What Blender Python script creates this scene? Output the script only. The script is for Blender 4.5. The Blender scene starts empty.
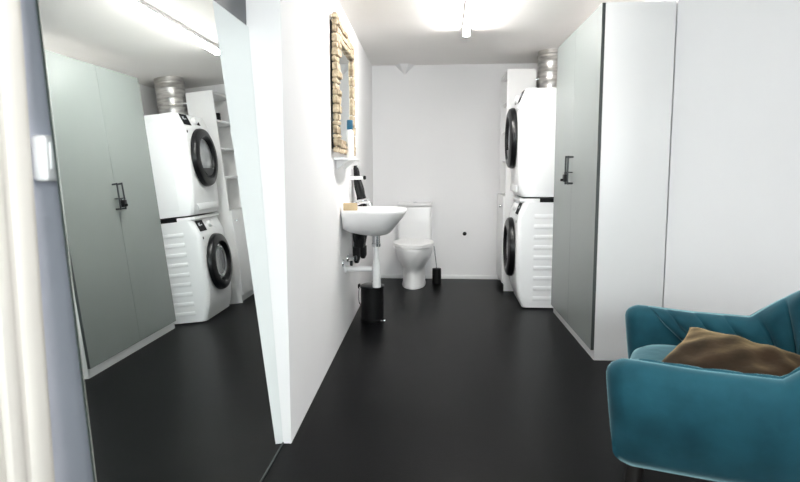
import bpy, bmesh, math, random
from mathutils import Vector, Matrix
random.seed(7)
C = bpy.context.scene.collection
PI = math.pi
ZC = 2.139                      # ceiling height

# ------------------------------------------------------------------ materials
def srgb(r, g, b):
    f = lambda c: (c/255/12.92) if c/255 <= .04045 else ((c/255+.055)/1.055)**2.4
    return (f(r), f(g), f(b), 1)

def mat(name, col, rough=.5, metal=0., spec=.5, var=.04, scale=8., bump=0., bscale=60., coat=0., sheen=0., sheen_tint=None, stretch=(1,1,1), col2=None):
    m = bpy.data.materials.new(name); m.use_nodes = True
    nt = m.node_tree; N = nt.nodes; L = nt.links
    p = N['Principled BSDF']
    p.inputs['Roughness'].default_value = rough
    p.inputs['Metallic'].default_value = metal
    p.inputs['Specular IOR Level'].default_value = spec
    p.inputs['Coat Weight'].default_value = coat
    if sheen:
        p.inputs['Sheen Weight'].default_value = sheen
        p.inputs['Sheen Roughness'].default_value = .35
        if sheen_tint: p.inputs['Sheen Tint'].default_value = sheen_tint
    tc = N.new('ShaderNodeTexCoord'); mp = N.new('ShaderNodeMapping')
    mp.inputs['Scale'].default_value = stretch
    L.new(tc.outputs['Object'], mp.inputs['Vector'])
    nz = N.new('ShaderNodeTexNoise'); nz.inputs['Scale'].default_value = scale; nz.inputs['Detail'].default_value = 4
    L.new(mp.outputs['Vector'], nz.inputs['Vector'])
    rp = N.new('ShaderNodeValToRGB')
    c = col
    a = col2 if col2 else tuple(max(0, x*(1-var)) for x in c[:3])+(1,)
    b = c if col2 else tuple(min(1, x*(1+var)) for x in c[:3])+(1,)
    rp.color_ramp.elements[0].color = a; rp.color_ramp.elements[1].color = b
    rp.color_ramp.elements[0].position = .3; rp.color_ramp.elements[1].position = .7
    L.new(nz.outputs['Fac'], rp.inputs['Fac']); L.new(rp.outputs['Color'], p.inputs['Base Color'])
    if bump:
        n2 = N.new('ShaderNodeTexNoise'); n2.inputs['Scale'].default_value = bscale; n2.inputs['Detail'].default_value = 3
        L.new(mp.outputs['Vector'], n2.inputs['Vector'])
        bp = N.new('ShaderNodeBump'); bp.inputs['Strength'].default_value = bump; bp.inputs['Distance'].default_value = .01
        L.new(n2.outputs['Fac'], bp.inputs['Height']); L.new(bp.outputs['Normal'], p.inputs['Normal'])
    return m

def emit(name, col, s):
    m = bpy.data.materials.new(name); m.use_nodes = True
    p = m.node_tree.nodes['Principled BSDF']
    p.inputs['Base Color'].default_value = (.9,.9,.9,1)
    p.inputs['Emission Color'].default_value = col; p.inputs['Emission Strength'].default_value = s
    return m

def pane_mat(name):
    m = bpy.data.materials.new(name); m.use_nodes = True
    nt = m.node_tree; N = nt.nodes; L = nt.links
    for n in list(N): N.remove(n)
    o = N.new('ShaderNodeOutputMaterial'); mx = N.new('ShaderNodeMixShader'); t = N.new('ShaderNodeBsdfTransparent')
    g = N.new('ShaderNodeBsdfGlossy'); g.inputs['Roughness'].default_value = .02
    fr = N.new('ShaderNodeFresnel'); fr.inputs['IOR'].default_value = 1.45
    t.inputs['Color'].default_value = (.95,.98,.97,1)
    L.new(fr.outputs[0], mx.inputs[0]); L.new(t.outputs[0], mx.inputs[1]); L.new(g.outputs[0], mx.inputs[2]); L.new(mx.outputs[0], o.inputs[0])
    return m

M = {}
M['white_wall'] = mat('white_paint', (.86,.855,.86,1), .75, spec=.3, var=.008, scale=3, bump=.03, bscale=90)
M['ceil'] = mat('ceiling_paint', (.87,.85,.83,1), .85, spec=.2, var=.012, scale=3, bump=.03, bscale=60)
M['lav_wall'] = mat('lavender_grey_paint', srgb(222,225,238), .8, spec=.3, var=.03, scale=10, bump=.05, bscale=70)
M['dark_panel'] = mat('dark_grey_laminate', srgb(92,94,98), .5, var=.03)
M['floor'] = mat('black_vinyl', (.0032,.0034,.0038,1), .36, spec=.06, var=.12, scale=2.2, bump=.04, bscale=140)
M['lacquer'] = mat('white_lacquer', (.84,.84,.84,1), .35, var=.008, scale=3)
M['casing'] = mat('warm_white_gloss', (.74,.71,.66,1), .4, var=.015, scale=4)
M['enamel'] = mat('white_enamel', (.86,.87,.88,1), .3, var=.006, scale=4, spec=.5)
M['ceramic'] = mat('white_ceramic', (.84,.84,.84,1), .28, var=.006, scale=4)
M['plastic_white'] = mat('white_plastic', (.84,.84,.84,1), .35, var=.01, scale=10)
M['plastic_black'] = mat('black_plastic', (.004,.004,.0045,1), .5, spec=.2, var=.15, scale=10)
M['gloss_black'] = mat('gloss_black', (.006,.006,.007,1), .3, spec=.3, var=.1, scale=10)
M['display'] = mat('display_black', (.006,.007,.008,1), .6, spec=.12, var=.1, scale=20)
M['door_glass'] = mat('porthole_glass', (.07,.075,.08,1), .06, var=.3, scale=9, coat=.7)
M['drum'] = mat('steel_drum', (.45,.46,.47,1), .3, metal=.8, var=.2, scale=14)
M['chrome'] = mat('chrome', (.75,.76,.78,1), .12, metal=1., var=.03, scale=12)
M['dark_metal'] = mat('blackened_steel', (.05,.055,.058,1), .32, metal=.85, var=.15, scale=18)
M['zinc'] = mat('galvanised_steel', (.52,.51,.49,1), .3, metal=1., var=.3, scale=10, stretch=(1,1,5), bump=.12, bscale=18)
M['sage'] = mat('sage_grey_foil', srgb(126,132,130), .38, var=.012, scale=5, spec=.45, bump=.02, bscale=120)
M['sage_edge'] = mat('sage_grey_edge', srgb(60,66,65), .5, var=.02)
M['mirror'] = mat('mirror_silver', (.82,.86,.85,1), .0, metal=1., var=.004, scale=2)
M['mirror_edge'] = mat('dark_green_glass_edge', srgb(40,52,50), .3, var=.05)
M['glass_edge'] = mat('grey_glass_edge', (.06,.07,.07,1), .4, var=.05)
M['wood'] = mat('driftwood', srgb(212,196,168), .85, var=.0, scale=34, stretch=(1,1,1), col2=srgb(132,114,92), bump=.5, bscale=45)
M['beige'] = mat('beige_card', srgb(186,166,132), .7, var=.06, scale=30)
M['blue_cap'] = mat('teal_blue_plastic', srgb(10,76,104), .35, var=.08, scale=30)
M['towel'] = mat('black_terry', (.008,.008,.009,1), .95, var=.3, scale=60, bump=.5, bscale=220, sheen=.1)
M['velvet'] = mat('teal_velvet', srgb(30,80,93), .75, spec=.15, sheen=.9, sheen_tint=srgb(185,228,236), col2=srgb(18,60,72), scale=7, bump=.12, bscale=26)
M['gold_velvet'] = mat('bronze_velvet', srgb(50,35,23), .7, spec=.12, sheen=.7, sheen_tint=srgb(255,222,165), col2=srgb(22,15,9), scale=9, bump=.5, bscale=11)
M['dark_wood'] = mat('black_stained_wood', (.012,.010,.009,1), .4, var=.3, scale=12)
M['lamp'] = emit('lit_diffuser', (1,.975,.945,1), 80.)
M['pane'] = pane_mat('added_window_glass')
M['frosted'] = mat('clear_gel', (.6,.62,.65,1), .3, var=.05)

# ------------------------------------------------------------------ mesh helpers
def nb(): return bmesh.new()

def box(bm, a, b, bevel=0., seg=2, rot=None, piv=None):
    a = Vector(a); b = Vector(b)
    c = (a+b)/2; s = b-a
    r = bmesh.ops.create_cube(bm, size=1)
    vs = r['verts']
    for v in vs: v.co = Vector((v.co.x*s.x, v.co.y*s.y, v.co.z*s.z)) + c
    if bevel:
        es = list({e for v in vs for e in v.link_edges})
        r2 = bmesh.ops.bevel(bm, geom=es, offset=bevel, segments=seg, profile=.5, affect='EDGES')
        vs = list({v for f in r2['faces'] for v in f.verts} | {v for v in vs if v.is_valid})
    if rot is not None:
        pv = Vector(piv) if piv is not None else c
        for v in vs: v.co = rot @ (v.co-pv) + pv
    return vs

def frame_for(d):
    d = Vector(d).normalized()
    u = Vector((0,0,1)) if abs(d.z) < .9 else Vector((1,0,0))
    x = d.cross(u).normalized(); y = d.cross(x).normalized()
    return x, y

def rings(bm, rs, closed=True, cap=True):
    loops = [[bm.verts.new(p) for p in r] for r in rs]
    n = len(loops[0])
    for i in range(len(loops)-1):
        for j in range(n if closed else n-1):
            k = (j+1) % n
            bm.faces.new((loops[i][j], loops[i][k], loops[i+1][k], loops[i+1][j]))
    if cap:
        bm.faces.new(list(reversed(loops[0]))); bm.faces.new(loops[-1])
    return loops

def lathe(bm, prof, origin=(0,0,0), axis=(0,0,1), n=40, cap=True):
    o = Vector(origin); ax = Vector(axis).normalized(); x, y = frame_for(ax)
    rs = []
    for r, h in prof:
        r = max(r, 1e-4)
        rs.append([o + ax*h + x*(r*math.cos(2*PI*i/n)) + y*(r*math.sin(2*PI*i/n)) for i in range(n)])
    rings(bm, rs, True, cap)

def tube(bm, pts, rad, n=12, cap=True):
    pts = [Vector(p) for p in pts]
    rs = []; x0 = None
    for i, p in enumerate(pts):
        d = (pts[min(i+1, len(pts)-1)] - pts[max(i-1, 0)]).normalized()
        if x0 is None: x, y = frame_for(d)
        else:
            x = (x0 - d*x0.dot(d)).normalized(); y = d.cross(x)
        x0 = x; y = d.cross(x).normalized()
        r = rad(i/(len(pts)-1)) if callable(rad) else rad
        rs.append([p + x*(r*math.cos(2*PI*k/n)) + y*(r*math.sin(2*PI*k/n)) for k in range(n)])
    rings(bm, rs, True, cap)

def bez(pts, n=8):
    """Catmull-Rom through the points"""
    P = [Vector(p) for p in pts]; out = []
    for i in range(len(P)-1):
        a = P[max(i-1,0)]; b = P[i]; c = P[i+1]; d = P[min(i+2,len(P)-1)]
        for k in range(n):
            t = k/n
            out.append(.5*((2*b)+(c-a)*t+(2*a-5*b+4*c-d)*t*t+(3*b-a-3*c+d)*t**3))
    out.append(P[-1]); return out

def prism(bm, poly, z0, z1):
    lo = [bm.verts.new((x,y,z0)) for x, y in poly]; hi = [bm.verts.new((x,y,z1)) for x, y in poly]
    n = len(poly)
    for i in range(n):
        k = (i+1) % n; bm.faces.new((lo[i], lo[k], hi[k], hi[i]))
    bm.faces.new(list(reversed(lo))); bm.faces.new(hi)

def obj(name, bm, m, parent=None, origin=None, smooth=35, subsurf=0, bevel=0):
    bmesh.ops.recalc_face_normals(bm, faces=bm.faces)
    if parent is not None:
        org = Vector((0,0,0)); q = parent
        while q is not None: org += Vector(q.location); q = q.parent
    elif origin is not None: org = Vector(origin)
    else:
        zs = [v.co for v in bm.verts]
        org = Vector(((min(c.x for c in zs)+max(c.x for c in zs))/2, (min(c.y for c in zs)+max(c.y for c in zs))/2, min(c.z for c in zs)))
    for v in bm.verts: v.co -= org
    if smooth:
        for f in bm.faces: f.smooth = True
        for e in bm.edges:
            if len(e.link_faces) == 2 and e.calc_face_angle(0) > math.radians(smooth): e.smooth = False
    me = bpy.data.meshes.new(name); bm.to_mesh(me); bm.free()
    me.materials.append(m)
    o = bpy.data.objects.new(name, me); C.objects.link(o)
    if parent is not None: o.parent = parent
    else: o.location = org
    if subsurf:
        s = o.modifiers.new('subdivision', 'SUBSURF'); s.levels = subsurf; s.render_levels = subsurf
    return o

def tag(o, label, cat, group=None):
    o['label'] = label; o['category'] = cat
    if group: o['group'] = group
    return o

def thing(name, label, cat, loc=(0,0,0), group=None):
    o = bpy.data.objects.new(name, None); C.objects.link(o); o.location = loc
    o.empty_display_size = .1
    return tag(o, label, cat, group)

def struct(name, bm, m, parent=None, smooth=35):
    o = obj(name, bm, m, parent, smooth=smooth)
    if parent is None: o['kind'] = 'structure'
    return o

# ------------------------------------------------------------------ the setting
WAx, WAy, WBx, WBy = -.614, 2.297, -.726, 6.123
SL = (WBx-WAx)/(WBy-WAy)
def W(y, off=0., z=0.):
    """point at distance off in front of the long left wall, at depth y"""
    return Vector((WAx + (y-WAy)*SL + off, y - off*SL*0, z))
XL = -.747                      # left wall of the near part of the room
XR, YR = 2.7, -1.5              # right wall, rear wall
b = nb(); box(b, (-1.0,-1.7,-.06), (2.9,6.35,0)); struct('floor', b, M['floor'])
b = nb(); box(b, (-1.0,-1.7,ZC), (2.9,6.35,ZC+.08)); struct('ceiling', b, M['ceil'])
b = nb(); prism(b, [(-.95,WAy),(WAx,WAy),(WBx,WBy),(-.95,WBy)], 0, ZC); struct('wall_left', b, M['white_wall'])
b = nb(); box(b, (-.95,YR,0), (XL,WAy,ZC)); struct('wall_left_near', b, M['lav_wall'])
b = nb(); box(b, (-.95,WBy,0), (1.45,WBy+.15,ZC)); struct('wall_back', b, M['white_wall'])
b = nb(); box(b, (1.252,3.70,0), (1.45,WBy,ZC)); struct('wall_right', b, M['white_wall'])
b = nb(); box(b, (1.260,3.505,0), (XR+.15,3.70,ZC)); struct('wall_front', b, M['white_wall'])
b = nb(); box(b, (XR,YR,0), (XR+.15,3.505,ZC)); struct('wall_right_near', b, M['white_wall'])
# rear wall with an unseen window opening, added to let in daylight
WX0, WX1, WZ0, WZ1 = -.35, 1.65, .85, 1.98
b = nb()
box(b, (-.95,YR-.15,0), (XR+.15,YR,WZ0)); box(b, (-.95,YR-.15,WZ1), (XR+.15,YR,ZC))
box(b, (-.95,YR-.15,WZ0), (WX0,YR,WZ1)); box(b, (WX1,YR-.15,WZ0), (XR+.15,YR,WZ1))
struct('wall_rear', b, M['white_wall'])
b = nb(); xm = (WX0+WX1)/2
for (a0,a1,c0,c1) in ((WX0,WX1,WZ0,WZ0+.05),(WX0,WX1,WZ1-.05,WZ1),(WX0,WX0+.05,WZ0+.05,WZ1-.05),(WX1-.05,WX1,WZ0+.05,WZ1-.05),(xm-.03,xm+.03,WZ0+.05,WZ1-.05)):
    box(b, (a0,YR-.11,c0), (a1,YR-.05,c1), .004)
wf = struct('added_window_1', b, M['lacquer'])
b = nb(); box(b, (WX0+.05,YR-.082,WZ0+.05), (WX1-.05,YR-.078,WZ1-.05)); obj('pane', b, M['pane'], wf)
# baseboards
b = nb(); box(b, (-.715,WBy-.012,0), (.60,WBy-.0005,.04), .002); struct('baseboard_back', b, M['lacquer'])
# dark panel fixed on the near left wall, above the leaning mirror
b = nb(); box(b, (XL,1.45,1.58), (XL+.002,WAy-.002,2.02)); struct('trim_1', b, M['dark_panel'])
b = nb(); box(b, (XL+.0022,2.165,1.80), (XL+.010,2.225,1.86), .002); struct('trim_2', b, M['plastic_white'])
# white door and its moulded casing in the near left wall
b = nb()
prof = [(0,0),(.030,0),(.030,.010),(.027,.016),(.020,.0195),(.008,.021),(-.008,.021),(-.020,.0195),(-.026,.0165),(-.029,.013),(-.036,.012),(-.043,.0135),(-.047,.017),(-.054,.0195),(-.068,.020),(-.078,.018),(-.082,.012),(-.082,0)]
y0 = 1.002
poly = [(XL+.0005+p[1], y0+p[0]) for p in prof[1:]]
prism(b, poly, 0, 2.06)
y1 = .06
prism(b, [(XL+.0005+p[1], y1-p[0]) for p in reversed(prof[1:])], 0, 2.06)
box(b, (XL+.0005,y1+.05,1.98), (XL+.021,y0-.05,2.06), .004)
struct('trim_3', b, M['casing'])
b = nb(); box(b, (XL+.0006,y1+.083,.005), (XL+.010,y0-.083,1.979), .003)
dr = struct('door_1', b, M['casing'])
b = nb(); lathe(b, [(.026,0),(.026,.006),(.012,.008),(.012,.04)], (XL+.0125,.20,1.03), (1,0,0), 24); tube(b, bez([(XL+.05,.20,1.03),(XL+.056,.23,1.03),(XL+.056,.31,1.03)]), .009); obj('handle', b, M['chrome'], dr)

# ------------------------------------------------------------------ lamps
def batten(cx, y0, y1, label):
    t = thing('ceiling_light', label, 'light', (cx, (y0+y1)/2, ZC), 'white strip lights on the ceiling')
    b = nb(); box(b, (cx-.028,y0,ZC-.028), (cx+.028,y1,ZC-.0005), .006); obj('housing', b, M['plastic_white'], t)
    b = nb(); n = 12
    rs = []
    for y in (y0+.02, y1-.02):
        rs.append([Vector((cx+.024*math.cos(PI+PI*i/n), y, ZC-.029+.030*math.sin(PI+PI*i/n))) for i in range(n+1)])
    rings(b, rs, True, True); obj('diffuser', b, M['lamp'], t)
    for y, s in ((y0,1),(y1,-1)):
        b = nb(); box(b, (cx-.027,min(y,y+s*.0195),ZC-.061), (cx+.027,max(y,y+s*.0195),ZC-.0285), .006); obj('end_cap', b, M['plastic_white'], t)
    return t
batten(.153, 3.12, 4.63, 'white strip light on the ceiling above the washing area, lit')
batten(1.1, -.2, 1.3, 'unseen white strip light added on the ceiling over the seating end, behind the armchair')  # added out of view to brighten the near end of the room

# ------------------------------------------------------------------ leaning mirror
m0 = Vector((-.6465,2.295,.001)); m1 = Vector((-.7375,2.295,1.635)); vd = Vector((math.sin(.0105),-math.cos(.0105),0)); ML = 1.246
up = (m1-m0); nrm = up.cross(vd).normalized()
if nrm.x < 0: nrm = -nrm
t = thing('standing_mirror', 'tall frameless mirror leaning against the lavender wall, standing on the floor', 'mirror', (-.66,1.67,0))
def slab(bm, p, e1, e2, n, t0, t1):
    q = [p, p+e1, p+e1+e2, p+e2]
    rings(bm, [[a+n*t0 for a in q], [a+n*t1 for a in q]])
b = nb(); slab(b, m0, up, vd*ML, nrm, -.001, 0); obj('mirror_glass', b, M['mirror'], t, smooth=0)
b = nb(); slab(b, m0, up, vd*ML, nrm, -.0062, -.0011); obj('backing', b, M['mirror_edge'], t, smooth=0)
b = nb(); slab(b, m0, up.normalized()*.006, vd*ML, nrm, .0002, .0022); obj('polished_edge', b, M['glass_edge'], t, smooth=0)

# ------------------------------------------------------------------ light switch
t = thing('light_switch', 'white surface mounted light switch between the door casing and the leaning mirror', 'switch', (XL,1.09,1.12))
b = nb(); box(b, (XL+.0005,1.047,1.078), (XL+.030,1.127,1.162), .008, 3); obj('housing', b, M['plastic_white'], t)
b = nb(); box(b, (XL+.028,1.058,1.100), (XL+.034,1.116,1.150), .003); obj('rocker', b, M['plastic_white'], t)

# ------------------------------------------------------------------ driftwood wall mirror
FY0, FY1, FZ0, FZ1 = 3.45, 4.36, 1.205, 1.965
t = thing('wall_mirror', 'wall mirror with a rough driftwood frame above the sink', 'mirror', W(3.89,0,1.2))
b = nb(); p = W(FY0+.1,.012,FZ0+.1)
rings(b, [[W(FY0+.08,o,FZ0+.08), W(FY1-.08,o,FZ0+.08), W(FY1-.08,o,FZ1-.08), W(FY0+.08,o,FZ1-.08)] for o in (.004,.016)]); obj('mirror_glass', b, M['mirror'], t, smooth=0)
b = nb()
def chunk(bm, y0, y1, z0, z1, o0, o1, ang):
    ps = [W((y0+y1)/2,(o0+o1)/2,(z0+z1)/2)]
    c = ps[0]
    vs = box(bm, c-Vector(((o1-o0)/2,(y1-y0)/2,(z1-z0)/2)), c+Vector(((o1-o0)/2,(y1-y0)/2,(z1-z0)/2)), .007, 2, Matrix.Rotation(ang,3,'X'), c)
    for v in vs: v.co += Vector((random.uniform(-.002,.002), random.uniform(-.002,.002), random.uniform(-.002,.002)))
z = FZ0
while z < FZ1-.015:
    h = random.uniform(.024,.052)
    o1 = random.uniform(.034,.052); e = random.uniform(-.012,.014)
    chunk(b, FY0-e*.6, FY0+.12+random.uniform(-.012,.006), z+.0015, min(z+h-.0015,FZ1+.008), .014, o1, random.uniform(-.05,.05))
    if random.random() < .7: chunk(b, FY0+.02, FY0+random.uniform(.05,.10), z+.003, z+h*.85, o1-.006, o1+.009, random.uniform(-.15,.15))
    z += h
z = FZ0
while z < FZ1-.015:
    h = random.uniform(.06,.12)
    chunk(b, FY1-.075+random.uniform(-.006,.006), FY1+random.uniform(-.004,.006), z+.0015, min(z+h-.0015,FZ1+.004), .014, random.uniform(.030,.038), random.uniform(-.03,.03))
    z += h
for (za, zb) in ((FZ0,FZ0+.085),(FZ1-.10,FZ1)):
    y = FY0+.105
    while y < FY1-.09:
        l = random.uniform(.12,.25)
        for k in range(3):
            zz = za+(zb-za)*k/3
            chunk(b, y, min(y+l,FY1-.06), zz+.002, zz+(zb-za)/3-.001, .014, random.uniform(.030,.046), random.uniform(-.03,.03))
        y += l*.97
chunk(b, FY0+.02, FY0+.07, FZ1, FZ1+.022, .016, .04, .1)
obj('frame', b, M['wood'], t)
b = nb(); rings(b, [[W(FY0+.02,o,FZ0+.02), W(FY1-.02,o,FZ0+.02), W(FY1-.02,o,FZ1-.02), W(FY0+.02,o,FZ1-.02)] for o in (.0006,.0035)]); obj('backing', b, M['plastic_black'], t, smooth=0)

# small shelf below it
t = thing('wall_shelf', 'small white shelf on the wall between the driftwood mirror and the sink', 'shelf', W(3.8,0,1.16))
b = nb()
pl = []
for i in range(13):
    a = i/12*PI
    pl.append(W(3.82-.27*math.cos(a), .001+.118*math.sin(a)**.6, 0))
rings(b, [[Vector((q.x,q.y,zz)) for q in pl] for zz in (1.165,1.177)]); obj('board', b, M['ceramic'], t)
for yy in (3.65,4.0):
    b = nb()
    q = [W(yy,.001,1.1645), W(yy,.075,1.1645), W(yy,.001,1.105)]
    rings(b, [[a+Vector((0,s,0)) for a in q] for s in (-.008,.008)]); obj('bracket', b, M['ceramic'], t)

# bottle
p = W(3.87,.056,1.1772)
t = thing('bottle', 'white bottle with a blue cap on the small shelf below the driftwood mirror', 'bottle', p)
b = nb(); lathe(b, [(.020,0),(.023,.004),(.023,.165),(.019,.178),(.012,.183)], p, n=28); obj('body', b, M['plastic_white'], t)
b = nb(); lathe(b, [(.0185,.1832),(.0195,.186),(.0195,.238),(.017,.243)], p, n=28); obj('cap', b, M['blue_cap'], t)

# ------------------------------------------------------------------ sink
SY = 3.97
t = thing('sink', 'white wall hung washbasin below the driftwood mirror', 'sink', W(SY,0,.64))
def oval(d0, d1, w, z, n=48, pw=2.6, back=True):
    out = []
    c = (d0+d1)/2; h = (d1-d0)/2
    for i in range(n):
        a = 2*PI*i/n
        ca, sa = math.cos(a), math.sin(a)
        e = 2/ (pw if ca > 0 else 6.0)
        dx = math.copysign(abs(ca)**e, ca); dy = math.copysign(abs(sa)**(2/2.8 if ca>0 else 2/6.), sa)
        out.append(W(SY + dy*w, c+dx*h, z))
    return out
b = nb()
o_ = [(0.6720,.185,.245,.03),(0.6782,.15,.27,.07),(0.6876,.105,.295,.120),(0.7048,.05,.315,.165),(0.7282,.004,.335,.205),(0.7594,.001,.362,.238),(0.7969,.001,.392,.260),(0.8297,.001,.414,.274),(0.8453,.001,.416,.275),(0.8500,.003,.412,.272),
      (0.8500,.115,.397,.245),(0.8453,.125,.388,.235),(0.8281,.13,.377,.225),(0.7891,.14,.347,.19),(0.7657,.17,.30,.13),(0.7594,.20,.27,.05)]
rings(b, [oval(d0,d1,w,z) for z,d0,d1,w in o_])
obj('basin', b, M['ceramic'], t, smooth=50)
dc = W(SY,.212,0); dx, dy = dc.x, dc.y
b = nb(); lathe(b, [(.027,.598),(.030,.60),(.030,.618),(.026,.62),(.026,.6715)], (dx,dy,0), n=28); obj('drain_fitting', b, M['chrome'], t)
b = nb(); lathe(b, [(.015,.52),(.0155,.5975)], (dx,dy,0), n=24); lathe(b, [(.0262,.322),(.028,.33),(.028,.47),(.022,.49),(.016,.52)], (dx,dy,0), n=28); obj('bottle_trap', b, M['plastic_white'], t)
b = nb(); tube(b, [(dx-.0285,dy,.445),W(SY,.0125,.445)], .0185, 18); obj('waste_arm', b, M['plastic_white'], t)
b = nb(); lathe(b, [(.036,0),(.034,.008),(.02,.012)], W(SY,.0005,.445), (1,0,0), 28); obj('wall_flange', b, M['plastic_white'], t)
# tap on the rear ledge
tp = W(SY,.070,.8505)
b = nb(); lathe(b, [(.024,0),(.024,.005),(.018,.010),(.018,.036),(.015,.042)], tp, n=24)
tube(b, bez([tp+Vector((.010,0,.026)), tp+Vector((.05,0,.042)), tp+Vector((.095,0,.038)), tp+Vector((.105,0,.018))]), .0095, 14)
f = obj('tap', b, M['chrome'], t)
b = nb(); tube(b, bez([tp+Vector((0,0,.0425)), tp+Vector((.03,0,.052)), tp+Vector((.092,0,.066))]), lambda s: .010-.004*s, 12); obj('lever', b, M['chrome'], f)

# shut off valves on the wall
for i, (yy, lab) in enumerate(((3.86,'chrome shut off valve on the wall left of the waste pipe, nearer one'),(4.09,'chrome shut off valve on the wall behind the sink trap, further one'))):
    p = W(yy,.0005,.50)
    t = thing('shutoff_valve', lab, 'valve', p, 'chrome shut off valves under the sink')
    b = nb(); lathe(b, [(.025,0),(.024,.006),(.011,.009),(.011,.03),(.014,.032),(.014,.048)], p, (1,0,0), 24); obj('body', b, M['chrome'], t)
    b = nb(); lathe(b, [(.016,.0485),(.018,.051),(.018,.062),(.014,.065)], p, (1,0,0), 16); obj('knob', b, M['dark_metal'], t)

# box on the sink
b = nb(); c = W(3.80,.062,0)
box(b, (c.x-.044,c.y-.03,.8508), (c.x+.044,c.y+.03,.896), .003, 2, Matrix.Rotation(.1,3,'Z'))
tag(obj('soap_box', b, M['beige']), 'small beige box standing on the near corner of the sink', 'box')

# ------------------------------------------------------------------ towel and its hook
HY = 4.40
t = thing('towel_hook', 'white hook holding the black towel beyond the sink', 'hook', W(HY,0,1.12))
b = nb(); q = W(HY,.0005,1.135); box(b, q+Vector((0,-.018,-.03)), q+Vector((.006,.018,.03)), .003)
tube(b, bez([q+Vector((.006,0,.0)), q+Vector((.03,0,-.008)), q+Vector((.05,0,.0)), q+Vector((.052,0,.02))]), .006, 12); obj('hook_body', b, M['plastic_white'], t)
b = nb()
def towel_ring(z, s):
    # (z, centre off, half thickness, y centre, half width, fold depth)
    n = 60; out = []
    for i in range(n):
        a = 2*PI*i/n
        r = 1+.16*math.sin(5*a+s*9)+.08*math.sin(9*a-s*14)
        out.append(W(HY+yc(s)+hw(s)*math.cos(a)*r, oc(s)+ht(s)*math.sin(a)*r, z))
    return out
def lerp(tab, s):
    for i in range(len(tab)-1):
        if s <= tab[i+1][0]:
            u = (s-tab[i][0])/(tab[i+1][0]-tab[i][0]); u = u*u*(3-2*u)
            return tab[i][1]*(1-u)+tab[i+1][1]*u
    return tab[-1][1]
yc = lambda s: lerp([(0,0),(1,.0)], s)
hw = lambda s: lerp([(0,.012),(.06,.03),(.3,.05),(.6,.065),(.86,.07),(1,.06)], s)
ht = lambda s: lerp([(0,.010),(.06,.020),(.3,.030),(.5,.034),(.9,.046),(1,.036)], s)
oc = lambda s: lerp([(0,.026),(.1,.034),(.45,.072),(.7,.056),(1,.052)], s)
zz = [1.138-(1.138-.54)*i/26 for i in range(27)]
rings(b, [towel_ring(z_, i/26) for i, z_ in enumerate(zz)])
# the two hanging ends
for sgn, zl in ((-1,.425),(1,.45)):
    rs = []
    for k in range(9):
        s = k/8; z_ = .545-(.545-zl)*s
        wv = .034*(1-.55*max(0,s-.6)/.4)
        rs.append([W(HY+sgn*.036+wv*math.cos(2*PI*i/24), (.052+sgn*.020)+.028*(1-.5*max(0,s-.7)/.3)*math.sin(2*PI*i/24), z_) for i in range(24)])
    rings(b, rs)
tag(obj('towel', b, M['towel'], smooth=60), 'black towel hanging from a hook between the sink and the back wall', 'towel')
# towel ring clip with black knob
t = thing('towel_clip', 'white wall clip with a small black knob beside the black towel above the sink', 'clip', W(4.22,0,1.05))
b = nb(); q = W(4.22,.0005,1.05); box(b, q+Vector((0,-.016,-.012)), q+Vector((.100,.016,.012)), .005); obj('arm', b, M['plastic_white'], t)
b = nb(); lathe(b, [(.006,.1005),(.013,.103),(.015,.112),(.011,.12)], q+Vector((0,0,.002)), (1,0,0), 18); obj('knob', b, M['plastic_black'], t)

# ------------------------------------------------------------------ pedal bin
bx, by = -.527, 4.345
t = thing('pedal_bin', 'black pedal bin on the floor under the sink', 'bin', (bx,by,0))
b = nb(); lathe(b, [(.084,.0),(.088,.004),(.088,.018),(.084,.02),(.084,.243),(.087,.247),(.087,.255)], (bx,by,0), n=48); obj('body', b, M['plastic_black'], t)
b = nb(); lathe(b, [(.0895,.2555),(.0895,.264),(.07,.272),(.03,.276)], (bx,by,0), n=48); obj('lid', b, M['dark_metal'], t)
b = nb(); box(b, (bx+.068,by-.082,.012), (bx+.105,by-.05,.020), .003); obj('pedal', b, M['chrome'], t)
b = nb(); tube(b, bez([(bx-.083,by-.03,.255),(bx-.096,by-.035,.23),(bx-.096,by-.035,.15),(bx-.083,by-.03,.125)]), .004, 8); obj('carry_handle', b, M['chrome'], t)
b = nb(); box(b, (bx-.104,by-.02,.240), (bx-.0900,by+.02,.272), .004); obj('hinge', b, M['plastic_black'], t)

# ------------------------------------------------------------------ toilet
tx = -.292
t = thing('toilet', 'white close coupled toilet against the back wall', 'toilet', (tx,5.8,0))
def egg(yb, yf, w, z, n=40, sq=2.0):
    """back y, front y, half width"""
    out = []; ym = yb-(yb-yf)*.42
    for i in range(n):
        a = 2*PI*i/n; ca, sa = math.cos(a), math.sin(a)
        if sa < 0: y = ym + (ym-yf)*sa; x = tx + w*ca
        else:
            y = ym + (yb-ym)*abs(sa)**(2/3.2); x = tx + w*math.copysign(abs(ca)**(2/3.2), ca)
        out.append(Vector((x,y,z)))
    return out
b = nb()
rings(b, [egg(6.0,5.525,.112,0),egg(6.0,5.52,.115,.012),egg(6.0,5.535,.108,.04),egg(6.0,5.54,.104,.12),egg(6.02,5.535,.103,.175),egg(6.04,5.505,.122,.205),egg(6.06,5.465,.155,.26),egg(6.06,5.44,.172,.31),egg(6.06,5.425,.183,.36),egg(6.06,5.422,.186,.385),egg(6.05,5.43,.178,.392)])
obj('bowl', b, M['ceramic'], t, smooth=60)
b = nb(); rings(b, [egg(5.90,5.425,.186,.3925),egg(5.90,5.418,.192,.396),egg(5.90,5.418,.192,.409),egg(5.90,5.424,.186,.412)]); obj('seat', b, M['plastic_white'], t, smooth=50)
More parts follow.
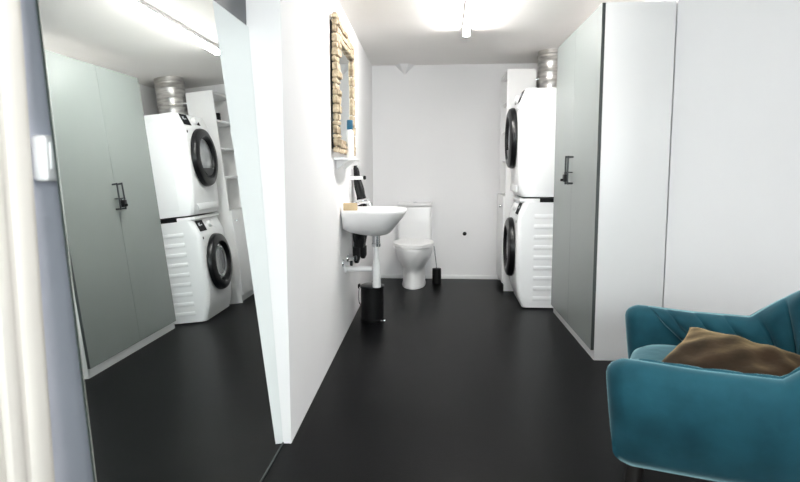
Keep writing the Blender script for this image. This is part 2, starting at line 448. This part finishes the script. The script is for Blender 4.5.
b = nb(); rings(b, [egg(5.91,5.424,.187,.4125),egg(5.91,5.417,.194,.416),egg(5.91,5.419,.192,.428),egg(5.90,5.45,.165,.438),egg(5.87,5.55,.08,.441)]); obj('seat_lid', b, M['plastic_white'], t, smooth=50)
b = nb(); box(b, (tx-.168,5.935,.393), (tx+.168,6.105,.752), .025, 4); obj('cistern', b, M['ceramic'], t)
b = nb(); box(b, (tx-.171,5.929,.7525), (tx+.171,6.108,.785), .012, 3); obj('cistern_lid', b, M['ceramic'], t)
b = nb(); lathe(b, [(.022,.7852),(.022,.790),(.018,.792)], (tx,6.02,0), n=24); obj('flush_button', b, M['chrome'], t)

# toilet brush
p = Vector((-.072,5.86,0))
t = thing('toilet_brush', 'toilet brush in a black holder on the floor right of the toilet', 'brush', p)
b = nb(); lathe(b, [(.040,0),(.044,.003),(.044,.145),(.040,.148),(.012,.1485)], p, n=32); obj('holder', b, M['plastic_black'], t)
b = nb(); tube(b, [p+Vector((0,0,.149)), p+Vector((-.012,-.005,.25)), p+Vector((-.028,-.01,.37))], .006, 12); obj('handle', b, M['chrome'], t)

# plug on back wall, corner bracket
b = nb(); lathe(b, [(.018,0),(.020,.003),(.018,.010),(.008,.012)], (.206,WBy-.0005,.465), (0,-1,0), 24)
tag(obj('wall_plug', b, M['plastic_black']), 'small round black plug in the back wall right of the toilet', 'plug')
b = nb()
cx, w0 = -.40, .095
rs = []
for (z, w, d) in ((2.055,.010,.012),(2.075,.03,.04),(2.105,.062,.075),(2.1385,w0,.10)):
    rs.append([Vector((cx-w,WBy-.0005,z)), Vector((cx-w*.45,WBy-d,z)), Vector((cx+w*.45,WBy-d,z)), Vector((cx+w,WBy-.0005,z))])
rings(b, rs)
tag(obj('wall_bracket', b, M['white_wall']), 'small white bracket where the back wall meets the ceiling, above the toilet', 'bracket')

# ------------------------------------------------------------------ tall shelf cabinet in the right back corner
KX0, KX1, KY0, KY1, KZ = .545, .795, 5.50, 6.105, 1.985
t = thing('shelf_cabinet', 'tall white cabinet with open upper shelves, in the corner behind the stacked machines', 'cabinet', (.72,5.8,0))
b = nb(); box(b, (KX0,KY0,0), (KX1,KY0+.018,KZ), .002); obj('side_panel', b, M['lacquer'], t)
b = nb(); box(b, (KX0,KY1-.018,0), (KX1,KY1,KZ), .002); obj('side_panel', b, M['lacquer'], t)
b = nb(); box(b, (KX0+.001,KY0+.0185,KZ-.02), (KX1,KY1-.0185,KZ-.001), .002); obj('top_panel', b, M['lacquer'], t)
b = nb(); box(b, (KX1-.008,KY0+.0185,.06), (KX1-.001,KY1-.0185,KZ-.0205)); obj('back_panel', b, M['lacquer'], t)
for z in (.88,1.20,1.47,1.73):
    b = nb(); box(b, (KX0+.02,KY0+.0185,z-.018), (KX1-.0085,KY1-.0185,z), .002); obj('shelf', b, M['lacquer'], t)
b = nb(); box(b, (KX0-.018,KY0+.004,.075), (KX0-.0005,KY1-.004,.875), .003); d = obj('door', b, M['lacquer'], t)
b = nb(); lathe(b, [(.008,0),(.008,.014),(.014,.018),(.013,.026)], (KX0-.0185,KY0+.06,.78), (-1,0,0), 18); obj('knob', b, M['chrome'], d)
b = nb(); box(b, (KX0+.03,KY0+.0185,0), (KX0+.045,KY1-.0185,.07)); obj('plinth', b, M['lacquer'], t)
# things on its shelves (seen in the leaning mirror)
p = Vector((.68,5.76,1.4702))
t = thing('bottle', 'small white bottle on a shelf of the tall cabinet, seen in the leaning mirror', 'bottle', p)
b = nb(); lathe(b, [(.028,0),(.03,.004),(.03,.10),(.014,.125),(.012,.13)], p, n=24); obj('body', b, M['plastic_white'], t)
b = nb(); lathe(b, [(.014,.1302),(.014,.155)], p, n=20); obj('cap', b, M['plastic_white'], t)
p = Vector((.66,5.86,1.7302)); b = nb(); lathe(b, [(.032,0),(.036,.004),(.038,.09),(.034,.092),(.032,.08)], p, n=28)
tag(obj('cup', b, M['plastic_black']), 'small black cup on the top shelf of the tall cabinet, seen in the leaning mirror', 'cup')

# ------------------------------------------------------------------ stacked machines
AX0, AX1, AY0, AY1 = .604, 1.204, 4.785, 5.383
def machine(name, label, cat, z0, h, washer):
    t = thing(name, label, cat, ((AX0+AX1)/2,(AY0+AY1)/2,z0))
    # body: side profile swept across the width with rounded front corners
    b = nb()
    prof = [(AX1,z0+.012),(AX1,z0+h),(AX0+.022,z0+h),(AX0+.014,z0+h-.003),(AX0-.026,z0+h-.105),(AX0-.033,z0+h-.13)]
    if washer: prof += [(AX0-.036,z0+.45),(AX0-.033,z0+.25),(AX0-.022,z0+.14),(AX0-.004,z0+.07),(AX0+.012,z0+.035),(AX0+.018,z0+.012)]
    else: prof += [(AX0-.036,z0+.45),(AX0-.033,z0+.2),(AX0-.026,z0+.10),(AX0-.012,z0+.035),(AX0+.004,z0+.012)]
    rs = []
    ny = 14
    R = .045
    for i in range(ny+1):
        s = i/ny; yy = AY0+(AY1-AY0)*s
        if i <= 4: a = (PI/2)*i/4; yy = AY0+.04*(1-math.cos(a)); back = .035*(1-math.sin(a))
        elif i >= ny-4: a = (PI/2)*(ny-i)/4; yy = AY1-.04*(1-math.cos(a)); back = .035*(1-math.sin(a))
        else: back = 0; yy = AY0+.04+(AY1-AY0-.08)*(i-4)/(ny-8)
        rs.append([Vector((x+(back if x < AX0+.1 else 0), yy, z)) for x, z in prof])
    rings(b, rs)
    # pressed ribs of the near side panel, and feet
    if washer:
        for k in range(9):
            z = z0+.085+k*.082
            box(b, (AX0+.10,AY0-.003,z-.017), (AX1-.03,AY0+.004,z+.017), .0038, 2)
    else:
        box(b, (AX0+.10,AY0-.0015,z0+.06), (AX1-.03,AY0+.001,z0+h-.06), .001, 1)
    body = obj('body', b, M['enamel'], t, smooth=30)
    if washer:
        for fx in (AX0+.07, AX1-.06):
            for fy in (AY0+.06, AY1-.06):
                b = nb(); lathe(b, [(.022,z0),(.022,z0+.0118)], (fx,fy,0), n=16); obj('foot', b, M['plastic_black'], t)
    # slanting control panel: local frame
    def cp(u, v, o=0):     # u along depth 0..1 from near, v 0..1 bottom to top, o outwards
        x = AX0-.026+(.040)*v; z = z0+h-.105+.102*v
        n = Vector((-.102,0,.040)).normalized()
        return Vector((x, AY0+.045+(AY1-AY0-.09)*u, z)) + n*(o+.001)
    def patch(u0,u1,v0,v1,th,name,m,par,ins=.0):
        b = nb(); rings(b, [[cp(u0,v0,o),cp(u1,v0,o),cp(u1,v1,o),cp(u0,v1,o)] for o in (0,th)]); return obj(name,b,m,par,smooth=0)
    dp = patch(.0,.29,.06,.94,.003,'display',M['display'],t)
    b = nb()
    for (u0,u1,v0,v1) in ((.06,.10,.5,.72),(.11,.13,.45,.75),(.15,.20,.52,.6)):
        rings(b, [[cp(u0,v0,o),cp(u1,v0,o),cp(u1,v1,o),cp(u0,v1,o)] for o in (.0032,.0036)])
    obj('display_digits', b, M['frosted'], dp, smooth=0)
    n = Vector((-.102,0,.040)).normalized()
    b = nb(); lathe(b, [(.032,0),(.033,.004),(.030,.022),(.026,.026)], cp(.5,.5,.0002), n, 32); obj('dial', b, M['plastic_white'], t)
    if washer: patch(.68,.99,.10,.92,.004,'detergent_drawer',M['enamel'],t)
    else: patch(.60,.72,.2,.5,.002,'indicator_strip',M['display'],t)
    # small mark under the display
    fx = AX0-.0335
    b = nb(); box(b, (fx-.0015,AY0+.055,z0+h-.165), (fx+.003,AY0+.075,z0+h-.145), .0004, 1); obj('badge', b, M['display'], t)
    # porthole door
    dz = z0 + (.465 if washer else .48); dy = (AY0+AY1)/2
    o = Vector((AX0-.0368, dy, dz)); ax = (-1,0,0)
    b = nb(); lathe(b, [(.235,0),(.246,.004),(.246,.022),(.238,.042),(.212,.054),(.180,.055),(.166,.042),(.160,.02),(.158,.004)], o, ax, 64, cap=False); dn = obj('door_ring', b, M['gloss_black'], t)
    b = nb()
    if washer: lathe(b, [(.1585,.003),(.158,.018),(.145,.026),(.10,.020),(.05,.014),(.005,.012)], o, ax, 56)
    else: lathe(b, [(.1585,.003),(.158,.020),(.14,.030),(.08,.036),(.005,.038)], o, ax, 56)
    obj('door_glass', b, M['door_glass'] if washer else M['drum'], dn)
    if washer:
        b = nb(); lathe(b, [(.128,.027),(.132,.031),(.118,.031),(.112,.0255)], o, ax, 56, cap=False); obj('door_trim', b, M['drum'], dn)
    else:
        b = nb(); rings(b, [[o+Vector((-q, s*.158*math.cos(a), .158*math.sin(a))) for s, a in ((1,-.62),(1,-.9),(1,-1.25),(1,-PI/2),(-1,-1.25),(-1,-.9),(-1,-.62))] for q in (.026,.0445)]); obj('door_grip', b, M['gloss_black'], dn, smooth=0)
    if not washer:
        b = nb(); box(b, (AX0-.0345,AY0+.07,z0+.045), (AX0-.0255,AY1-.07,z0+.10), .003); obj('filter_flap', b, M['enamel'], t)
    return t
machine('washing_machine', 'white front loading washing machine with ribbed side, standing on the floor below the dryer', 'washing machine', 0, .85, True)
machine('tumble_dryer', 'white tumble dryer stacked on top of the washing machine', 'dryer', .881, .845, False)
t = thing('stacking_frame', 'thin white stacking frame with its shadow gap coloured black between the washing machine and the dryer', 'frame', (.91,5.14,.85))
b = nb(); box(b, (AX0+.03,AY0+.012,.8505), (AX1-.02,AY1-.012,.8805), .002); obj('shadow_gap_tray', b, M['plastic_black'], t)  # coloured black to stand for the shadow between the machines
b = nb(); box(b, (AX0-.010,AY0+.02,.853), (AX0+.0295,AY1-.02,.879), .004); obj('pull_out_shelf', b, M['enamel'], t)
b = nb(); box(b, (AX0+.02,AY0+.003,.8508), (AX0+.14,AY0+.0118,.8802), .002); obj('side_clip', b, M['enamel'], t)

# ventilation duct on top
DX, DY, DR = .945, 5.54, .13
t = thing('ventilation_duct', 'galvanised round ventilation duct rising to the ceiling behind the dryer', 'duct', (DX,DY,0))
b = nb(); pr = [(DR,0)]
z = .06
while z < 2.12:
    pr += [(DR,z),(DR+.0012,z+.003),(DR,z+.006)]; z += .09
pr += [(DR,2.1385)]
lathe(b, pr, (DX,DY,0), n=64); obj('duct_pipe', b, M['zinc'], t)
for z in (1.80,1.885,2.085):
    b = nb(); lathe(b, [(DR+.0025,z),(DR+.005,z+.003),(DR+.005,z+.016),(DR+.0025,z+.019)], (DX,DY,0), n=64); c = obj('collar', b, M['zinc'], t)
    if z == 1.885:
        b = nb(); box(b, (DX-DR-.022,DY-.055,z+.002), (DX-DR+.006,DY-.04,z+.017), .002); obj('clamp_screw', b, M['chrome'], c)

# ------------------------------------------------------------------ wardrobe
QX0, QX1, QY0, QY1, QZ = .870, 1.245, 3.478, 4.690, 2.005
t = thing('wardrobe', 'tall wardrobe with sage grey doors and white end panel, beside the stacked machines', 'wardrobe', (.870,3.478,0))
wardrobe = t
b = nb(); box(b, (QX0,QY0,0), (QX1,QY0+.018,QZ), .0015); obj('side_panel', b, M['lacquer'], t)
b = nb(); box(b, (QX0,QY1-.018,0), (QX1,QY1,QZ), .0015); obj('side_panel', b, M['lacquer'], t)
b = nb(); box(b, (QX0+.001,QY0+.0185,QZ-.018), (QX1,QY1-.0185,QZ-.001)); obj('top_panel', b, M['lacquer'], t)
b = nb(); box(b, (QX1-.006,QY0+.0185,.06), (QX1-.001,QY1-.0185,QZ-.0185)); obj('back_panel', b, M['lacquer'], t)
b = nb(); box(b, (QX0-.0005,QY0+.0185,0), (QX0+.014,QY1-.0185,.055), .001); obj('plinth', b, M['lacquer'], t)
YM = 4.10
for (ya, yb) in ((QY0+.002,YM-.001),(YM+.001,QY1-.002)):
    b = nb(); box(b, (QX0-.019,ya,.06), (QX0-.0005,yb,QZ-.002), .0008, 1); d = obj('door', b, M['sage'], t)
    if ya < YM-.1:
        b = nb(); box(b, (QX0-.0186,ya-.0012,.061), (QX0-.0009,ya-.0001,QZ-.003)); obj('edge_band', b, M['sage_edge'], d)
    hy = YM-.034 if ya < YM-.1 else YM+.034
    b = nb(); x = QX0-.019
    tube(b, bez([(x,hy,1.185),(x-.028,hy,1.185),(x-.034,hy,1.178),(x-.034,hy,1.02),(x-.028,hy,1.013),(x,hy,1.013)],6), .0058, 12); obj('handle', b, M['dark_metal'], d)
t = thing('padlock', 'small black lock hung on the two handles of the sage grey wardrobe', 'lock', (QX0-.071,YM,1.03))
x = QX0-.062-.0105
b = nb(); box(b, (x-.012,YM-.028,1.022), (x+.012,YM+.028,1.072), .006); obj('lock_body', b, M['plastic_black'], t)
b = nb(); tube(b, bez([(x+.002,YM-.02,1.072),(x+.003,YM-.034,1.083),(x+.016,YM-.052,1.085),(x+.034,YM-.045,1.085),(x+.0425,YM-.02,1.085),(x+.0425,YM+.02,1.085),(x+.034,YM+.045,1.085),(x+.016,YM+.052,1.085),(x+.003,YM+.034,1.083),(x+.002,YM+.02,1.072)],6), .0035, 10); obj('shackle', b, M['dark_metal'], t)
b = nb(); lathe(b, [(.006,0),(.009,.003),(.009,.018),(.006,.02)], (x-.012,YM-.012,1.035), (-1,0,0), 14); obj('dial', b, M['plastic_black'], t)

wardrobe.rotation_euler.z = math.radians(.9)

# ------------------------------------------------------------------ armchair
CH = Vector((.962,2.035,0)); CA = math.radians(160)      # pointing direction of the front
cu, su = math.cos(CA), math.sin(CA)
def CL(u, v, z):     # u forward, v towards the far arm
    return Vector((CH.x + u*cu + v*su, CH.y + u*su - v*cu, z))
t = thing('armchair', 'teal velvet armchair with channel tufted back and black legs, front right', 'armchair', CH)
# centre line of the shell in plan: near arm front -> back -> far arm front
HWD, RB, UF, UB = .394, .27, .315, -.38
def plan(s):
    """s in 0..1 -> (u, v, outward normal u, v)"""
    L1 = UF-(UB+RB); L2 = RB*PI/2; L3 = 2*(HWD-RB); T = 2*L1+2*L2+L3
    d = s*T
    if d < L1: return UF-d, -HWD, 0, -1
    d -= L1
    if d < L2: a = d/RB; return UB+RB-RB*math.sin(a), -HWD+RB-RB*math.cos(a), -math.sin(a), -math.cos(a)
    d -= L2
    if d < L3: return UB, -HWD+RB+d, -1, 0
    d -= L3
    if d < L2: a = d/RB; return UB+RB-RB*math.cos(a), HWD-RB+RB*math.sin(a), -math.cos(a), math.sin(a)
    d -= L2
    return UB+RB+d, HWD, 0, 1
def ss(a, b_, x):
    x = max(0, min(1, (x-a)/(b_-a))); return x*x*(3-2*x)
def ztop(u):
    x = max(0, min(1, (-.085-u)/.46))
    return .535 + .008*ss(.1,.3,u) + .275*(x*(1.3-.3*x*x) if x < 1 else 1)
NS = 150
def shell_ring(s, shrink=1.0, push=0.0):
    u, v, nu, nv = plan(s)
    zt = ztop(u); zb = .205
    rise = (zt-.535)/.275
    th = .052 - .008*rise
    out = []
    prof = []
    # outer wall from bottom up, rounded top, inner wall down
    K = 10
    for k in range(K):
        f = k/(K-1); prof.append(( -.062*(1-f)**1.5 + .012*math.sin(PI*f) + th, zb+.03+(zt-.05-zb-.03)*f))
    for k in range(1,9):
        a = PI*k/9; prof.append((th*math.cos(a), zt-.05+.05*math.sin(a)))
    for k in range(K):
        f = k/(K-1); prof.append((-th+.004*math.sin(PI*f)-.02*f, zt-.05-(zt-.05-.30)*f))
    prof.append((-th+.01, zb+.03)); prof.append((-.03, zb)); prof.append((th-.078, zb))
    zc = (zt+zb)/2
    for o, z in prof:
        o2 = o*shrink; z2 = zc+(z-zc)*(1-(1-shrink)*.30)
        lean = .045*max(0,(z-.5))/.3*rise
        front = max(0, min(1, (u-.08)/.22))*(-.036*(1-max(0,min(1,(z2-zb)/(zt-zb))))**1.2)
        out.append(CL(u+nu*(o2+lean)+push*1.0+front, v+nv*(o2+lean), z2))
    return out
b = nb(); rs = []
caps = [(.12,.052),(.45,.047),(.70,.036),(.88,.020),(.97,.008)]
for sh, pu in caps: rs.append(shell_ring(0, sh, pu))
for i in range(NS+1): rs.append(shell_ring(i/NS))
for sh, pu in reversed(caps): rs.append(shell_ring(1, sh, pu))
rings(b, rs); obj('shell', b, M['velvet'], t, smooth=70)
# tufted lining inside the shell: slanted padded channels
b = nb(); NL = 330; NCH = 19
rs = []
for i in range(NL+1):
    s = .02+.96*i/NL
    row = []
    for k in range(17):
        f = k/16                            # 0 bottom, 1 top
        # slant: bottoms of the channels gather towards the middle of the back
        sk = s + (.5-s)*.22*(1-f)
        sk = min(max(sk,0),1)
        u, v, nu, nv = plan(sk)
        zt = ztop(u); rise = (zt-.535)/.275; th = .052-.008*rise
        ph = (s*NCH) % 1.0
        puff = .034*(abs(math.sin(PI*ph))**.45)
        edge = min(1, min(i, NL-i)/9)**.5
        puff *= edge
        if f <= .72:
            z = .36+(zt-.05-.36)*f/.72; o = -th-.004-puff
        else:
            a = (f-.72)/.28*PI*.42; pf = puff*(1-.75*(f-.72)/.28)
            o = -(th+.004+pf)*math.cos(a); z = zt-.05+(.053+pf*.35)*math.sin(a)
        lean = .045*max(0,(z-.5))/.3*rise
        zz_ = z
        row.append(CL(u+nu*(o+lean), v+nv*(o+lean), zz_))
    rs.append(row)
lo = rings(b, rs, closed=False, cap=False)
ln = obj('tufted_lining', b, M['velvet'], t, smooth=60)
so = ln.modifiers.new('thickness','SOLIDIFY'); so.thickness = .012; so.offset = -1
# seat cushion
b = nb()
def seat_ring(z, g):
    n = 56; out = []
    for i in range(n):
        a = 2*PI*i/n; ca, sa = math.cos(a), math.sin(a)
        e = 2/5.0
        uu = -.005 + (.335-g)*math.copysign(abs(ca)**e, ca)
        vv = (.326-g)*math.copysign(abs(sa)**e, sa)
        out.append(CL(uu, vv, z - .012*(uu/.35 < -.2)))
    return out
rings(b, [seat_ring(.285,.02),seat_ring(.30,.004),seat_ring(.33,0),seat_ring(.375,0),seat_ring(.402,.008),seat_ring(.416,.03),seat_ring(.423,.08),seat_ring(.425,.16)])
obj('seat_cushion', b, M['velvet'], t, smooth=60)
b = nb(); rings(b, [[CL(u,v,z) for u,v in ((.30,-.31),(.30,.31),(-.22,.31),(-.33,.18),(-.33,-.18),(-.22,-.31))] for z in (.212,.284)]); obj('seat_base', b, M['velvet'], t)
for u, v in ((.27,-.262),(.27,.262),(-.25,-.2),(-.25,.2)):
    b = nb(); a = CL(u,v,.2045 if u<0 else .2115); q = CL(u*1.10,v*1.10,0)
    tube(b, [a, (a+q)/2, q], lambda s: (.031-.013*s), 20); obj('leg', b, M['dark_wood'], t)

# ------------------------------------------------------------------ cushion on the chair
def pillow(L, H, T, n=28):
    b = nb()
    front = [[None]*(n+1) for _ in range(n+1)]; back = [[None]*(n+1) for _ in range(n+1)]
    for i in range(n+1):
        for j in range(n+1):
            x = -1+2*i/n; y = -1+2*j/n
            prof = (max(0,(1-x**2))**.5*max(0,(1-y**2))**.5)
            pin = 1-.10*(1-abs(x)**2)*abs(y)**3; pin2 = 1-.10*(1-abs(y)**2)*abs(x)**3
            wr = .004*math.sin(9*x+5*y+2)+.003*math.sin(5*y-11*x)+.003*math.sin(15*x*y+3*x)
            P_ = Vector((x*L/2*pin2, y*H/2*pin, 0))
            zz_ = T/2*prof**.8 + wr*prof
            front[i][j] = b.verts.new(P_+Vector((0,0,zz_)))
            back[i][j] = front[i][j] if i in (0,n) or j in (0,n) else b.verts.new(P_-Vector((0,0,T/2*prof**.8)))
    for g in (front, back):
        for i in range(n):
            for j in range(n):
                b.faces.new((g[i][j],g[i+1][j],g[i+1][j+1],g[i][j+1]))
    return b
b = pillow(.40,.32,.11)
# x axis of the pillow runs along the seat from back to front, its face turns to the camera side
ex = (CL(1,0,0)-CL(0,0,0)); ex.z = 0; ex.normalize()
nv_ = (CL(0,-1,0)-CL(0,0,0)).normalized()
nf = (nv_*.28+Vector((0,0,.96))).normalized(); ey = nf.cross(ex).normalized()
if ey.z < 0: ey = -ey
roll = math.radians(22)
ex2 = ex*math.cos(roll)+ey*math.sin(roll); ey2 = ey*math.cos(roll)-ex*math.sin(roll)
pc = CL(.003,-.105,.474)
for v in b.verts: v.co = pc + ex2*v.co.x + ey2*v.co.y + nf*v.co.z
tag(obj('cushion', b, M['gold_velvet'], smooth=80), 'brown and gold velvet cushion lying on the seat of the teal armchair', 'cushion')

# ------------------------------------------------------------------ light from outside, camera, view
w = bpy.data.worlds.new('sky'); bpy.context.scene.world = w; w.use_nodes = True
bg = w.node_tree.nodes['Background']; bg.inputs[0].default_value = (.95,.975,1,1); bg.inputs[1].default_value = 11.
L = bpy.data.lights.new('added_window_portal', 'AREA'); L.shape = 'RECTANGLE'; L.size = WX1-WX0-.1; L.size_y = WZ1-WZ0-.1  # portal for sky light through the added rear window
L.cycles.is_portal = True
lo_ = bpy.data.objects.new('added_window_portal', L); C.objects.link(lo_)
lo_.location = ((WX0+WX1)/2,YR-.12,(WZ0+WZ1)/2); lo_.rotation_euler = (PI/2,0,0)

cam = bpy.data.cameras.new('camera'); co = bpy.data.objects.new('camera', cam); C.objects.link(co)
bpy.context.scene.camera = co
cam.sensor_width = 36; cam.lens = 603.3/800*36; cam.clip_start = .02
yaw, pitch, rollc = .0737, .1148, -.003
f_ = Vector((-math.sin(yaw), math.cos(yaw), 0)); r_ = Vector((math.cos(yaw), math.sin(yaw), 0)); u_ = Vector((0,0,1))
f2 = f_*math.cos(pitch)-u_*math.sin(pitch); u2 = u_*math.cos(pitch)+f_*math.sin(pitch)
r3 = r_*math.cos(rollc)+u2*math.sin(rollc); u3 = u2*math.cos(rollc)-r_*math.sin(rollc)
mw = Matrix((r3, u3, -f2)).transposed().to_4x4(); mw.translation = Vector((0,0,1.0944))
co.matrix_world = mw
cam.dof.use_dof = True; cam.dof.focus_distance = 4.2; cam.dof.aperture_fstop = 5.0

sc = bpy.context.scene
sc.view_settings.view_transform = 'Standard'; sc.view_settings.look = 'None'; sc.view_settings.exposure = .68; sc.view_settings.gamma = 1
sc.view_settings.use_curve_mapping = False
sc.cycles.max_bounces = 14; sc.cycles.diffuse_bounces = 8; sc.cycles.glossy_bounces = 8
